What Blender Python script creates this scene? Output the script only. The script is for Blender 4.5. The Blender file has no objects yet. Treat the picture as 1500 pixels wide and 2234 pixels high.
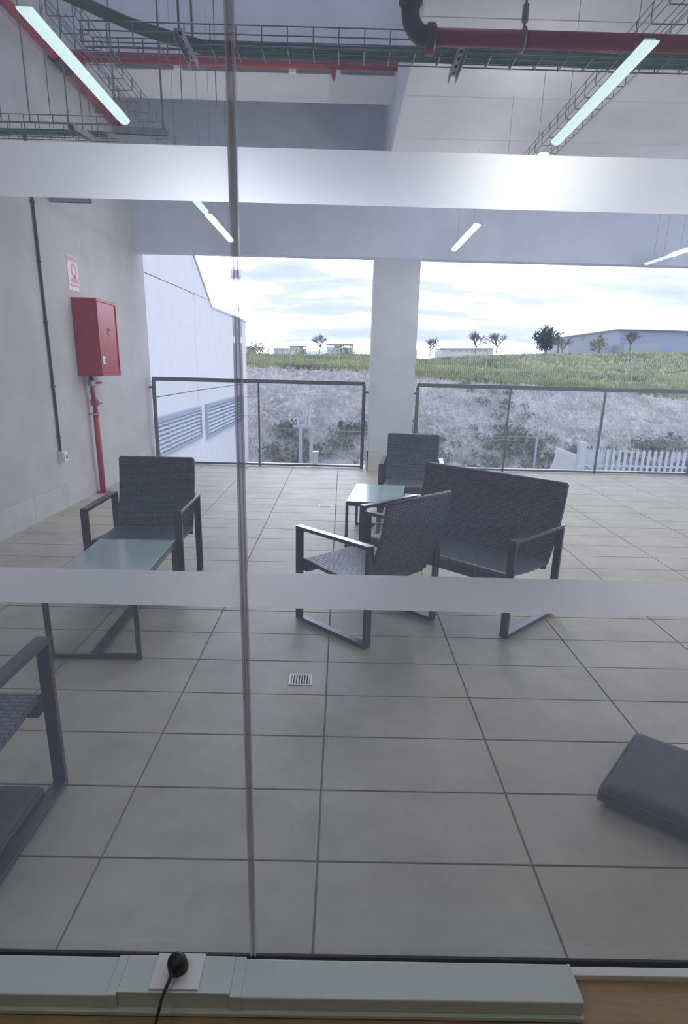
import bpy, bmesh, math, random
from math import sin, cos, pi, radians, atan2, sqrt, hypot
from mathutils import Vector, Matrix, noise as mnoise

random.seed(7)
sc = bpy.context.scene
COL = sc.collection

# ------------------------------------------------------------------ camera
H = 1.45                       # eye height over the terrace floor
F, PY = 1332.0, 1209.7         # focal length and principal row in pixels of the 1500 x 2234 frame
PIT, ROL, YAW = .2988, .0248, .0087
fw = Vector((sin(YAW)*cos(PIT), cos(YAW)*cos(PIT), -sin(PIT)))
rt0 = Vector((cos(YAW), -sin(YAW), 0)); up0 = rt0.cross(fw)
RT = cos(ROL)*rt0 + sin(ROL)*up0
UP = -sin(ROL)*rt0 + cos(ROL)*up0
EYE = Vector((0, 0, H))
cam_d = bpy.data.cameras.new('camera'); cam = bpy.data.objects.new('camera', cam_d); COL.objects.link(cam)
cam_d.sensor_fit = 'HORIZONTAL'; cam_d.sensor_width = 36; cam_d.lens = F/1500*36
cam_d.shift_y = (PY-1117)/1500; cam_d.clip_start = .02; cam_d.clip_end = 800
m = Matrix((RT, UP, -fw)).transposed().to_4x4(); m.translation = EYE
cam.matrix_world = m
sc.camera = cam

def at(ax, v, x, y):
    """point where the ray through photo pixel (x, y) meets the plane axis = v"""
    d = (x-750)/F*RT - (y-PY)/F*UP + fw
    t = (v-EYE[ax])/d[ax]
    return EYE + t*d
def px(P):
    d = Vector(P)-EYE; z = d.dot(fw)
    if z < .05: return (-9e9, -9e9)
    return (750+F*d.dot(RT)/z, PY-F*d.dot(UP)/z)

# ------------------------------------------------------------------ world, exposure
SKY_STRENGTH = .64
LAMP_WHITE = 21.0
GLOW = 18.0
sc.view_settings.view_transform = 'Standard'; sc.view_settings.look = 'None'
sc.view_settings.gamma = 1; sc.view_settings.use_curve_mapping = False
sc.view_settings.exposure = 1.4
sc.cycles.use_denoising = True
sc.cycles.max_bounces = 10; sc.cycles.diffuse_bounces = 6; sc.cycles.transparent_max_bounces = 24
sc.cycles.caustics_reflective = False; sc.cycles.caustics_refractive = False
sc.cycles.sample_clamp_indirect = 8

w = bpy.data.worlds.new('overcast_sky'); sc.world = w; w.use_nodes = True
nt = w.node_tree; nt.nodes.clear()
def N(t, **k):
    n = nt.nodes.new(t)
    for a, b in k.items(): setattr(n, a, b)
    return n
def mathn(op, a, b=None):
    n = N('ShaderNodeMath', operation=op)
    for i, v in enumerate((a, b)):
        if v is None: continue
        if isinstance(v, (int, float)): n.inputs[i].default_value = v
        else: nt.links.new(v, n.inputs[i])
    return n.outputs[0]
tc = N('ShaderNodeTexCoord'); sp = N('ShaderNodeSeparateXYZ'); nt.links.new(tc.outputs['Generated'], sp.inputs[0])
den = mathn('ADD', mathn('MAXIMUM', sp.outputs[2], 0.0), .16)
cb = N('ShaderNodeCombineXYZ')
nt.links.new(mathn('DIVIDE', sp.outputs[0], den), cb.inputs[0]); nt.links.new(mathn('DIVIDE', sp.outputs[1], den), cb.inputs[1])
cb.inputs[2].default_value = 3.7
mp = N('ShaderNodeMapping'); nt.links.new(cb.outputs[0], mp.inputs[0]); mp.inputs['Scale'].default_value = (.55, 1.0, 1); mp.inputs['Location'].default_value = (1.3, .4, 0)
ns = N('ShaderNodeTexNoise'); ns.inputs['Scale'].default_value = 1.5; ns.inputs['Detail'].default_value = 9; ns.inputs['Roughness'].default_value = .56
nt.links.new(mp.outputs[0], ns.inputs['Vector'])
rp = N('ShaderNodeValToRGB'); nt.links.new(ns.outputs['Fac'], rp.inputs[0])
rp.color_ramp.elements[0].position = .36; rp.color_ramp.elements[0].color = (.50, .57, .86, 1)
rp.color_ramp.elements[1].position = .625; rp.color_ramp.elements[1].color = (1.25, 1.24, 1.28, 1)
e = rp.color_ramp.elements.new(.49); e.color = (.66, .72, .99, 1)
bg = N('ShaderNodeBackground'); bg.inputs['Strength'].default_value = SKY_STRENGTH; 
# the sun stands behind the clouds over the left opening: the cloud there glows
SUN_DIR = Vector((-.085, .975, .165)).normalized()
vm = N('ShaderNodeVectorMath', operation='DOT_PRODUCT'); nt.links.new(tc.outputs['Generated'], vm.inputs[0]); vm.inputs[1].default_value = SUN_DIR
lobe = mathn('POWER', mathn('MAXIMUM', vm.outputs['Value'], 0.0), 38.0)
wh_ = N('ShaderNodeMapRange'); nt.links.new(ns.outputs['Fac'], wh_.inputs[0]); wh_.inputs[1].default_value = .44; wh_.inputs[2].default_value = .60
glow = mathn('ADD', mathn('MULTIPLY', mathn('MULTIPLY', lobe, wh_.outputs[0]), GLOW), 1.0)
vs_ = N('ShaderNodeVectorMath', operation='SCALE'); nt.links.new(rp.outputs[0], vs_.inputs[0]); nt.links.new(glow, vs_.inputs['Scale'])
nt.links.new(vs_.outputs[0], bg.inputs[0])
wo = N('ShaderNodeOutputWorld'); nt.links.new(bg.outputs[0], wo.inputs[0])

# ------------------------------------------------------------------ materials
MATS = {}
def mat(name, col, rough=.6, metal=0.0, var=0.0, vscale=8.0, bump=0.0, bscale=60.0, spec=.5, emit=None, estr=0.0, col2=None, detail=4.0, stretch=None, world=False):
    if name in MATS: return MATS[name]
    M = bpy.data.materials.new(name); M.use_nodes = True; t = M.node_tree; p = t.nodes['Principled BSDF']
    p.inputs['Base Color'].default_value = (*col, 1); p.inputs['Roughness'].default_value = rough
    p.inputs['Metallic'].default_value = metal; p.inputs['Specular IOR Level'].default_value = spec
    if emit: p.inputs['Emission Color'].default_value = (*emit, 1); p.inputs['Emission Strength'].default_value = estr
    if var or bump or col2:
        c = t.nodes.new('ShaderNodeTexCoord'); vec = c.outputs['Object']
        if world: vec = t.nodes.new('ShaderNodeNewGeometry').outputs['Position']
        if stretch:
            mpn = t.nodes.new('ShaderNodeMapping'); mpn.inputs['Scale'].default_value = stretch
            t.links.new(vec, mpn.inputs[0]); vec = mpn.outputs[0]
    if var or col2:
        n = t.nodes.new('ShaderNodeTexNoise'); n.inputs['Scale'].default_value = vscale; n.inputs['Detail'].default_value = detail; n.inputs['Roughness'].default_value = .6
        t.links.new(vec, n.inputs['Vector'])
        r = t.nodes.new('ShaderNodeValToRGB'); t.links.new(n.outputs['Fac'], r.inputs[0])
        a = tuple(max(0, x*(1-var)) for x in col); b = col2 if col2 else tuple(min(1, x*(1+var)) for x in col)
        r.color_ramp.elements[0].position = .32; r.color_ramp.elements[1].position = .68
        r.color_ramp.elements[0].color = (*a, 1); r.color_ramp.elements[1].color = (*b, 1)
        t.links.new(r.outputs[0], p.inputs['Base Color'])
    if bump:
        n2 = t.nodes.new('ShaderNodeTexNoise'); n2.inputs['Scale'].default_value = bscale; n2.inputs['Detail'].default_value = 4
        t.links.new(vec, n2.inputs['Vector'])
        bn = t.nodes.new('ShaderNodeBump'); bn.inputs['Strength'].default_value = bump; bn.inputs['Distance'].default_value = .01
        t.links.new(n2.outputs['Fac'], bn.inputs['Height']); t.links.new(bn.outputs[0], p.inputs['Normal'])
    MATS[name] = M
    return M

def glass_mat(name, tint, haze):
    M = bpy.data.materials.new(name); M.use_nodes = True; t = M.node_tree; t.nodes.clear()
    tr = t.nodes.new('ShaderNodeBsdfTransparent'); tr.inputs[0].default_value = (*tint, 1)
    gl = t.nodes.new('ShaderNodeBsdfGlossy'); gl.inputs['Roughness'].default_value = 0
    lw = t.nodes.new('ShaderNodeLayerWeight'); lw.inputs[0].default_value = .5
    pw = t.nodes.new('ShaderNodeMath'); pw.operation = 'POWER'; pw.inputs[1].default_value = 5; t.links.new(lw.outputs['Facing'], pw.inputs[0])
    fr = t.nodes.new('ShaderNodeMath'); fr.operation = 'MULTIPLY_ADD'; fr.inputs[1].default_value = .9; fr.inputs[2].default_value = .025; t.links.new(pw.outputs[0], fr.inputs[0])
    mx = t.nodes.new('ShaderNodeMixShader'); t.links.new(fr.outputs[0], mx.inputs[0]); t.links.new(tr.outputs[0], mx.inputs[1]); t.links.new(gl.outputs[0], mx.inputs[2])
    out = t.nodes.new('ShaderNodeOutputMaterial')
    if haze:
        tl = t.nodes.new('ShaderNodeBsdfTranslucent'); tl.inputs[0].default_value = (.80, .85, 1, 1)
        m2 = t.nodes.new('ShaderNodeMixShader'); m2.inputs[0].default_value = haze
        t.links.new(mx.outputs[0], m2.inputs[1]); t.links.new(tl.outputs[0], m2.inputs[2]); t.links.new(m2.outputs[0], out.inputs[0])
    else: t.links.new(mx.outputs[0], out.inputs[0])
    MATS[name] = M
    return M

def frost_mat():
    M = bpy.data.materials.new('frosted_film'); M.use_nodes = True; t = M.node_tree; t.nodes.clear()
    tl = t.nodes.new('ShaderNodeBsdfTranslucent'); tl.inputs[0].default_value = (.95, .95, .97, 1)
    df = t.nodes.new('ShaderNodeBsdfDiffuse'); df.inputs[0].default_value = (.85, .85, .87, 1)
    mx = t.nodes.new('ShaderNodeMixShader'); mx.inputs[0].default_value = .2
    t.links.new(tl.outputs[0], mx.inputs[1]); t.links.new(df.outputs[0], mx.inputs[2])
    rf = t.nodes.new('ShaderNodeBsdfRefraction'); rf.inputs['IOR'].default_value = 1.25; rf.inputs['Roughness'].default_value = .75
    m2 = t.nodes.new('ShaderNodeMixShader'); m2.inputs[0].default_value = .45
    t.links.new(mx.outputs[0], m2.inputs[1]); t.links.new(rf.outputs[0], m2.inputs[2])
    out = t.nodes.new('ShaderNodeOutputMaterial'); t.links.new(m2.outputs[0], out.inputs[0])
    MATS['frosted_film'] = M
    return M

def wicker_mat(name, axes, bw=.032, rh=.016):
    """flat resin strands, woven over and under: colour and relief of a basket weave, pin holes between some strands"""
    M = bpy.data.materials.new(name); M.use_nodes = True; t = M.node_tree; p = t.nodes['Principled BSDF']
    c = t.nodes.new('ShaderNodeTexCoord'); s = t.nodes.new('ShaderNodeSeparateXYZ'); t.links.new(c.outputs['Object'], s.inputs[0])
    cb = t.nodes.new('ShaderNodeCombineXYZ')
    t.links.new(s.outputs[axes[0]], cb.inputs[0]); t.links.new(s.outputs[axes[1]], cb.inputs[1])
    b = t.nodes.new('ShaderNodeTexBrick'); b.offset = .5
    b.inputs['Scale'].default_value = 1; b.inputs['Brick Width'].default_value = bw; b.inputs['Row Height'].default_value = rh
    b.inputs['Mortar Size'].default_value = .0028; b.inputs['Mortar Smooth'].default_value = .6; b.inputs['Bias'].default_value = 0
    b.inputs['Color1'].default_value = (.14, .165, .215, 1); b.inputs['Color2'].default_value = (.092, .11, .148, 1); b.inputs['Mortar'].default_value = (.04, .047, .062, 1)
    t.links.new(cb.outputs[0], b.inputs['Vector'])
    t.links.new(b.outputs['Color'], p.inputs['Base Color'])
    wv = t.nodes.new('ShaderNodeTexWave'); wv.wave_type = 'BANDS'; wv.bands_direction = 'X'; wv.inputs['Scale'].default_value = 12.2
    t.links.new(cb.outputs[0], wv.inputs['Vector'])
    inv = t.nodes.new('ShaderNodeMath'); inv.operation = 'SUBTRACT'; inv.inputs[0].default_value = 1; t.links.new(b.outputs['Fac'], inv.inputs[1])
    mu = t.nodes.new('ShaderNodeMath'); mu.operation = 'MULTIPLY_ADD'; mu.inputs[1].default_value = .35
    t.links.new(wv.outputs['Fac'], mu.inputs[0]); t.links.new(inv.outputs[0], mu.inputs[2])
    bn = t.nodes.new('ShaderNodeBump'); bn.inputs['Strength'].default_value = .8; bn.inputs['Distance'].default_value = .004
    t.links.new(mu.outputs[0], bn.inputs['Height']); t.links.new(bn.outputs[0], p.inputs['Normal'])
    p.inputs['Roughness'].default_value = .38
    MATS[name] = M
    return M

M_tile = mat('floor_tile', (.45, .41, .325), .50, var=.16, vscale=2.6, bump=.06, bscale=90, col2=(.51, .47, .375), detail=9, world=True, spec=.42)
M_grout = mat('grout', (.25, .24, .225), .9, var=.15, vscale=30)
M_skirt = mat('skirting_tile', (.56, .55, .54), .5, var=.08, vscale=5)
M_concrete = mat('concrete_wall', (.53, .525, .525), .85, var=.08, vscale=2.2, detail=8, bump=.25, bscale=70)
M_beam = mat('glare_tint_concrete', (.57, .60, .69), .8, var=.05, vscale=3, bump=.1, bscale=40)  # blue in the base colour stands in for window glare
M_panel = mat('precast_panel', (.69, .70, .765), .8, var=.07, vscale=1.6, bump=.08, bscale=25)
M_lintel = mat('lintel_grey_glare', (.67, .74, .87), .8, var=.04, vscale=3, bump=.1, bscale=40)  # own bluish grey, with window glare added into the blue
M_render = mat('white_facade', (.86, .86, .86), .8, var=.03, vscale=2)
M_joint = mat('facade_joint', (.35, .35, .37), .9)
M_frame = mat('charcoal_metal', (.10, .105, .12), .22, metal=.6, var=.08, vscale=40)
M_rail = mat('grey_steel', (.15, .16, .18), .45, metal=.5)
M_wback = wicker_mat('wicker_back', (0, 2)); M_wseat = wicker_mat('wicker_seat', (0, 1), .040, .019)
M_tabletop = mat('frosted_glass_top', (.42, .55, .56), .16, var=.03, vscale=6)
M_cush = mat('cushion_fabric', (.085, .088, .098), .85, var=.12, vscale=14, bump=.35, bscale=160)
M_red = mat('red_paint', (.42, .035, .06), .35, var=.06, vscale=6)
M_redpipe = mat('red_pipe', (.40, .05, .075), .4, var=.08, vscale=9)
M_darkpipe = mat('dark_coupling', (.055, .045, .065), .45, var=.2, vscale=14)
M_white = mat('white_plastic', (.80, .80, .79), .4)
M_trunk = mat('trunking_plastic', (.60, .66, .62), .45, var=.03, vscale=9)
M_black = mat('black_plastic', (.012, .012, .014), .45)
M_conduit = mat('dark_conduit', (.05, .06, .085), .5)
M_wire = mat('galvanised_wire', (.24, .245, .26), .45, metal=.5)
M_strut = mat('galvanised_strut', (.42, .44, .48), .45, metal=.6, var=.15, vscale=20)
M_green = mat('green_cable', (.075, .25, .215), .5, var=.2, vscale=12)
M_white_lamp = mat('lit_white_diffuser', (.9, .9, .9), .5, emit=(1, .97, .95), estr=LAMP_WHITE)
M_teal_lamp = mat('lit_cool_diffuser', (.3, .4, .4), .5, emit=(.72, .92, .91), estr=.38)
M_house = mat('lamp_housing', (.55, .58, .6), .5)
M_wood = mat('wood_floor', (.36, .25, .14), .5, var=.22, vscale=3, stretch=(1.5, 12, 1))
M_glass = glass_mat('glare_veil_glass', (.97, .985, .985), .05)  # translucent share imitates the bluish glare veil, not dirt on the pane
M_railglass = glass_mat('railing_glass', (.96, .975, .98), .02)  # slight translucent share lays a pale veil over the view past the railing
M_frost = frost_mat()
def seal_mat(name, c, f):
    M = bpy.data.materials.new(name); M.use_nodes = True; t = M.node_tree; p = t.nodes['Principled BSDF']
    p.inputs['Base Color'].default_value = (*c, 1); p.inputs['Roughness'].default_value = .25
    tl = t.nodes.new('ShaderNodeBsdfTransparent'); tl.inputs[0].default_value = (.9, .9, .93, 1)
    mx = t.nodes.new('ShaderNodeMixShader'); mx.inputs[0].default_value = f
    t.links.new(p.outputs[0], mx.inputs[1]); t.links.new(tl.outputs[0], mx.inputs[2]); t.links.new(mx.outputs[0], t.nodes['Material Output'].inputs[0])
    return M
M_seal = seal_mat('silicone_core', (.55, .55, .6), .62); M_seal2 = seal_mat('silicone_lip', (.85, .85, .9), .62)
M_steel = mat('drain_steel', (.55, .55, .56), .3, metal=.8)
M_dark = mat('dark_gap', (.012, .012, .013), .9)
M_pink = mat('pink_print', (.66, .36, .43), .6)
M_signw = mat('sign_plate', (.80, .74, .77), .45)
M_grey_mark = mat('grey_print', (.22, .2, .24), .6)
M_louvre = mat('louvre_metal', (.62, .66, .72), .5)
M_louframe = mat('louvre_frame', (.40, .45, .54), .5)
M_inner = mat('room_wall', (.62, .61, .58), .9)

# ------------------------------------------------------------------ mesh helpers
def tag(o, label=None, cat=None, group=None, kind=None):
    if label: o['label'] = label
    if cat: o['category'] = cat
    if group: o['group'] = group
    if kind: o['kind'] = kind
    return o
def obj(name, bm, material, parent=None, smooth=False, loc=None):
    me = bpy.data.meshes.new(name); bm.to_mesh(me); bm.free()
    if smooth:
        for p in me.polygons: p.use_smooth = True
    me.materials.append(material)
    return link(name, me, parent, loc)
def link(name, me, parent=None, loc=None):
    o = bpy.data.objects.new(name, me); COL.objects.link(o)
    if parent: o.parent = parent
    if loc: o.location = loc
    return o
def thing(name, label, cat, loc=(0, 0, 0), rz=0.0, group=None):
    o = bpy.data.objects.new(name, None); COL.objects.link(o); o.empty_display_size = .1
    o.location = loc; o.rotation_euler = (0, 0, rz)
    return tag(o, label, cat, group)
def struct(name, bm, material, label=None):
    o = obj(name, bm, material); o['kind'] = 'structure'
    if label: o['label'] = label
    return o
def NB(): return bmesh.new()
def box(bm, x0, x1, y0, y1, z0, z1, bev=0.0):
    r = bmesh.ops.create_cube(bm, size=1)
    vs = r['verts']
    for v in vs:
        v.co = Vector(((x0+x1)/2+v.co.x*(x1-x0), (y0+y1)/2+v.co.y*(y1-y0), (z0+z1)/2+v.co.z*(z1-z0)))
    if bev:
        es = list({e for v in vs for e in v.link_edges})
        bmesh.ops.bevel(bm, geom=es, offset=bev, segments=2, affect='EDGES', profile=.5)
    return bm
def B(x0, x1, y0, y1, z0, z1, bev=0.0): return box(NB(), x0, x1, y0, y1, z0, z1, bev)
def bar(bm, p, q, wd, ht, up=(0, 0, 1)):
    p, q = Vector(p), Vector(q); d = (q-p).normalized(); u = Vector(up)
    s = d.cross(u).normalized(); u = s.cross(d).normalized()
    vs = []
    for c in (p, q):
        for a, b in ((-1, -1), (1, -1), (1, 1), (-1, 1)): vs.append(bm.verts.new(c+s*a*wd/2+u*b*ht/2))
    for f in ((0, 3, 2, 1), (4, 5, 6, 7), (0, 1, 5, 4), (1, 2, 6, 5), (2, 3, 7, 6), (3, 0, 4, 7)): bm.faces.new([vs[i] for i in f])
    return bm
def tube(bm, pts, r, n=8, cap=True):
    pts = [Vector(p) for p in pts]; rings = []
    rr = r if isinstance(r, (list, tuple)) else [r]*len(pts)
    ref = None
    for i, p in enumerate(pts):
        a = pts[max(i-1, 0)]; b = pts[min(i+1, len(pts)-1)]; d = (b-a).normalized()
        if ref is None: ref = Vector((0, 0, 1)) if abs(d.z) < .9 else Vector((1, 0, 0))
        s = d.cross(ref).normalized(); u = s.cross(d).normalized(); ref = u
        rings.append([bm.verts.new(p+rr[i]*(cos(2*pi*k/n)*s+sin(2*pi*k/n)*u)) for k in range(n)])
    for a, b in zip(rings, rings[1:]):
        for k in range(n): bm.faces.new((a[k], a[(k+1) % n], b[(k+1) % n], b[k]))
    if cap and n > 2:
        bm.faces.new(rings[0][::-1]); bm.faces.new(rings[-1])
    return bm
def T(pts, r, n=8): return tube(NB(), pts, r, n)
def prism(bm, poly, axis, a, b):
    """poly: 2-D points in the two other axes (in order), extruded along axis from a to b"""
    def P(u, v, t):
        return {0: Vector((t, u, v)), 1: Vector((u, t, v)), 2: Vector((u, v, t))}[axis]
    A = [bm.verts.new(P(u, v, a)) for u, v in poly]; Bv = [bm.verts.new(P(u, v, b)) for u, v in poly]
    n = len(poly); bm.faces.new(A); bm.faces.new(Bv[::-1])
    for i in range(n): bm.faces.new((A[i], Bv[i], Bv[(i+1) % n], A[(i+1) % n]))
    bmesh.ops.recalc_face_normals(bm, faces=bm.faces)
    return bm
def copy_tree(o, parent=None):
    c = o.copy(); COL.objects.link(c); c.parent = parent
    for ch in list(o.children): copy_tree(ch, c)
    return c

# ================================================================== the setting
GY = 1.19                     # glass wall
XL, YE = -2.80, 9.25          # left wall, outer floor edge
XR = 9.6
ZS, XB = 3.58, .45            # underside of the right bay's slab, side of the beam between the bays
TW, TD, TX, TY = .66, .33, -.705, 1.5106
# ---- floor and tiles
floor = struct('floor', B(XL, XR, GY-.06, YE, -.30, -.006), M_grout, 'terrace floor paved with large grey tiles')
tile_me = bpy.data.meshes.new('tile'); bmt = NB()
box(bmt, -TW/2+.0035, TW/2-.0035, -TD/2+.0035, TD/2-.0035, -.007, 0, .0015); bmt.to_mesh(tile_me); bmt.free(); tile_me.materials.append(M_tile)
rest = NB(); ntile = 0
j0, j1 = -4, 16
for k in range(-1, 24):
    for j in range(j0, j1):
        x0, y0 = TX+TW*j, TY+TD*k
        x1, y1 = x0+TW, y0+TD
        cx0, cx1, cy0, cy1 = max(x0, XL), min(x1, XR), max(y0, GY-.03), min(y1, YE)
        if cx1-cx0 < .02 or cy1-cy0 < .02: continue
        seen = any(-20 < px((a, b, 0))[0] < 1520 and px((a, b, 0))[1] < 2200 for a in (cx0, (cx0+cx1)/2, cx1) for b in (cy0, cy1))
        full = cx1-cx0 > TW-.001 and cy1-cy0 > TD-.001
        dz = random.uniform(-.0006, .0006)
        if seen:
            if full: o = link('floor_tile', tile_me, floor, ((x0+x1)/2, (y0+y1)/2, dz)); 
            else: o = obj('floor_tile', B(cx0+.0035, cx1-.0035, cy0+.0035, cy1-.0035, -.007, 0, .0015), M_tile, floor)
            ntile += 1
        else: box(rest, cx0+.0035, cx1-.0035, cy0+.0035, cy1-.0035, -.007, 0)
o = obj('floor_tile_rest', rest, M_tile, floor); o['kind'] = 'stuff'

# ---- walls, lintel, beam, pillar, slabs
wl = struct('wall_left', B(XL-.3, XL, GY-.1, YE+.02, -.3, 6.8), M_concrete, 'rough light grey concrete side wall')
LY0, LY1, LZ = 8.90, 9.10, 2.835
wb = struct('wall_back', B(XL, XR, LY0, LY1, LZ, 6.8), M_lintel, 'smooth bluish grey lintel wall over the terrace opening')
struct('trim_1', B(.385, 1.0, 8.86, 9.30, 0, LZ), mat('pillar_glare_tint', (.56, .59, .67), .8, var=.05, vscale=3), 'square concrete pillar between the two openings')  # pillar colour tinted blue to imitate glare from the openings
struct('trim_2', B(XB, XB+.35, GY+.1, LY0, ZS+.075, 6.8), M_beam, 'side of the deep beam between the bays')
bmu = B(XL, XB, 7.0, 7.42, 4.14, 6.8); box(bmu, XL, XB, 7.42, 7.78, 4.175, 6.8)
struct('wall_upper', bmu, M_panel, 'upper wall above the lintel in the tall bay')
bmc = B(XL, XB+.35, GY-.1, 2.3, 6.8, 7.0); box(bmc, XL, XB+.35, 6.9, LY1, 6.8, 7.0); box(bmc, XL, -2.7, 2.3, 6.9, 6.8, 7.0); box(bmc, .35, XB+.35, 2.3, 6.9, 6.8, 7.0)  # ceiling left open for the added skylight
struct('ceiling', bmc, M_panel, 'high ceiling with an added skylight over the tall bay')
struct('window_3', B(-2.7, .35, 2.3, 6.9, 6.88, 6.90), M_railglass, 'glass of the added skylight over the tall bay')  # unseen skylight, added to brighten the upper wall
cr = struct('ceiling_slab', B(XB+.35, XR, GY, LY0, ZS+.06, ZS+.3), M_beam, 'precast concrete slab over the terrace')
ys = [GY, 2.35, 3.5, 4.7, 5.88, 6.85, 7.9, LY0]
for a, b in zip(ys, ys[1:]):
    obj('ceiling_panel', B(XB, XR, a+.004, b-.004, ZS, ZS+.07, .003), M_panel, cr)
struct('wall_front', B(XL, XR, GY-.1, GY+.1, 3.2, 6.8), M_concrete, 'wall above the glass partition')
# pillar skirting
ps = struct('baseboard_pillar', B(.373, 1.012, 8.848, 8.86, 0, .30), M_skirt, 'tile skirting round the pillar foot')
box_bm = B(.373, .385, 8.848, 9.30, 0, .30); obj('skirting_tile', box_bm, M_skirt, ps)
# left wall skirting, tile by tile
sk = struct('baseboard_left', B(XL, XL+.004, GY, YE, 0, .238), M_grout, 'tall grey tile skirting along the left wall')
yy = 2.16-TW
yb = 5.47
edges = []
y = yb-TW*7
while y < YE+.1:
    a, b = max(y, GY+.02), min(y+TW, YE)
    if b-a > .03: obj('skirting_tile', B(XL+.002, XL+.014, a+.002, b-.002, 0, .24, .0015), M_skirt, sk)
    y += TW

# ---- the glass partition
for i, (x0, x1) in enumerate(((-2.79, -.2015), (-.1885, 4.2))):
    wdw = struct('window_%d' % (i+1), B(x0, x1, GY-.006, GY+.006, .012, 3.2), M_glass, 'tall clear glass pane of the partition')
    for z0, z1 in ((1.7155, 1.7985), (.9655, 1.0425)):
        b_ = NB(); vs = [b_.verts.new(p) for p in ((x0+.001, GY-.0065, z0), (x1-.001, GY-.0065, z0), (x1-.001, GY-.0065, z1), (x0+.001, GY-.0065, z1))]; b_.faces.new(vs)
        tag(obj('frosted_band', b_, M_frost, wdw), 'frosted white manifestation strip')
js = struct('trim_3', B(-.1995, -.1905, GY-.004, GY+.004, .012, 3.2), M_seal, 'thin vertical joint between two glass panes')
for s in (-1, 1):
    obj('joint_lip', B(-.195+s*.0055-.002, -.195+s*.0055+.002, GY-.009, GY+.009, .012, 3.2, .0015), M_seal2, js)
gc = struct('trim_4', B(XL, 4.2, 1.170, 1.197, -.02, .006), M_dark, 'dark gap under the glass partition')
struct('trim_5', B(XL, 4.2, 1.146, 1.170, -.01, .012, .002), M_white, 'white base profile of the glass partition')

# ---- room on the near side of the glass
fi = struct('floor_room', B(-3.2, 4.4, -3.4, 1.146, -.2, -.003), M_wood, 'brown wood floor of the room')
struct('wall_room_back', B(-3.2, 4.4, -3.6, -3.4, -.2, 3.2), M_inner)
struct('wall_room_left', B(-3.3, -3.1, -3.5, 1.1, -.2, 3.2), M_inner)
struct('wall_room_right', B(4.3, 4.5, -3.5, 1.1, -.2, 3.2), M_inner)
struct('ceiling_room', B(-3.3, 4.5, -3.6, 1.1, 3.0, 3.2), M_inner)

# ================================================================== railing
def railing(label, x0, x1, posts, Y=9.12, ztop=1.245):
    r = thing('railing', label, 'railing', ((x0+x1)/2, Y, 0))
    cx = (x0+x1)/2
    obj('top_rail', B(x0-cx, x1-cx, -.025, .025, ztop-.055, ztop, .003), M_rail, r)
    obj('bottom_rail', B(x0-cx, x1-cx, -.015, .015, .012, .04, .002), M_rail, r)
    ps = [x0+.012]+posts+[x1-.012]
    for i, p in enumerate(ps):
        wd = .024 if i in (0, len(ps)-1) else .012
        obj('post', B(p-cx-wd, p-cx+wd, -.02, .02, 0, ztop-.055, .002), M_rail, r)
    for a, b in zip(ps, ps[1:]):
        tag(obj('glass_pane', B(a-cx+.026, b-cx-.026, -.004, .004, .045, ztop-.06), M_railglass, r), 'clear glass infill')
    for x, s in ((x0, -1), (x1, 1)):
        obj('wall_clamp', T(((x-cx, 0, 1.10), (x-cx+s*.055, 0, 1.10)), .016, 10), M_rail, r)
    return r
railing('grey steel railing with glass infill between the left wall and the pillar', XL+.07, .32, [-1.21])
railing('long grey steel railing with glass infill right of the pillar', 1.07, 8.2, [2.42, 3.80, 5.2, 6.6])

# ================================================================== furniture
FW_, FT = .045, .02           # flat bar of the frames
def seat_panel(wd, y0, y1, z0, z1, th):
    bm = NB(); n = 10; prof = []
    prof.append((y0-.002, z0-.075)); prof.append((y0-.006, z0-.02)); prof.append((y0+.004, z0-.004)); prof.append((y0+.02, z0))
    for i in range(1, n+1):
        t = i/n; prof.append((y0+.02+(y1-y0-.02)*t, z0+(z1-z0)*t-.012*sin(pi*t)))
    under = [(y, z-th) for y, z in prof[3:]][::-1]
    poly = prof+under+[(y0+.012, z0-.075)]
    prism(bm, poly, 0, -wd/2, wd/2); return bm
def back_panel(wd, y0, z0, y1, z1, th):
    bm = NB(); n = 12; front = []
    for i in range(n+1):
        t = i/n; front.append((y0+(y1-y0)*t+.03*sin(pi*t), z0+(z1-z0)*t))
    rear = [(y+th, z) for y, z in front][::-1]
    prism(bm, front+rear, 0, -wd/2, wd/2)
    return bm
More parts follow.
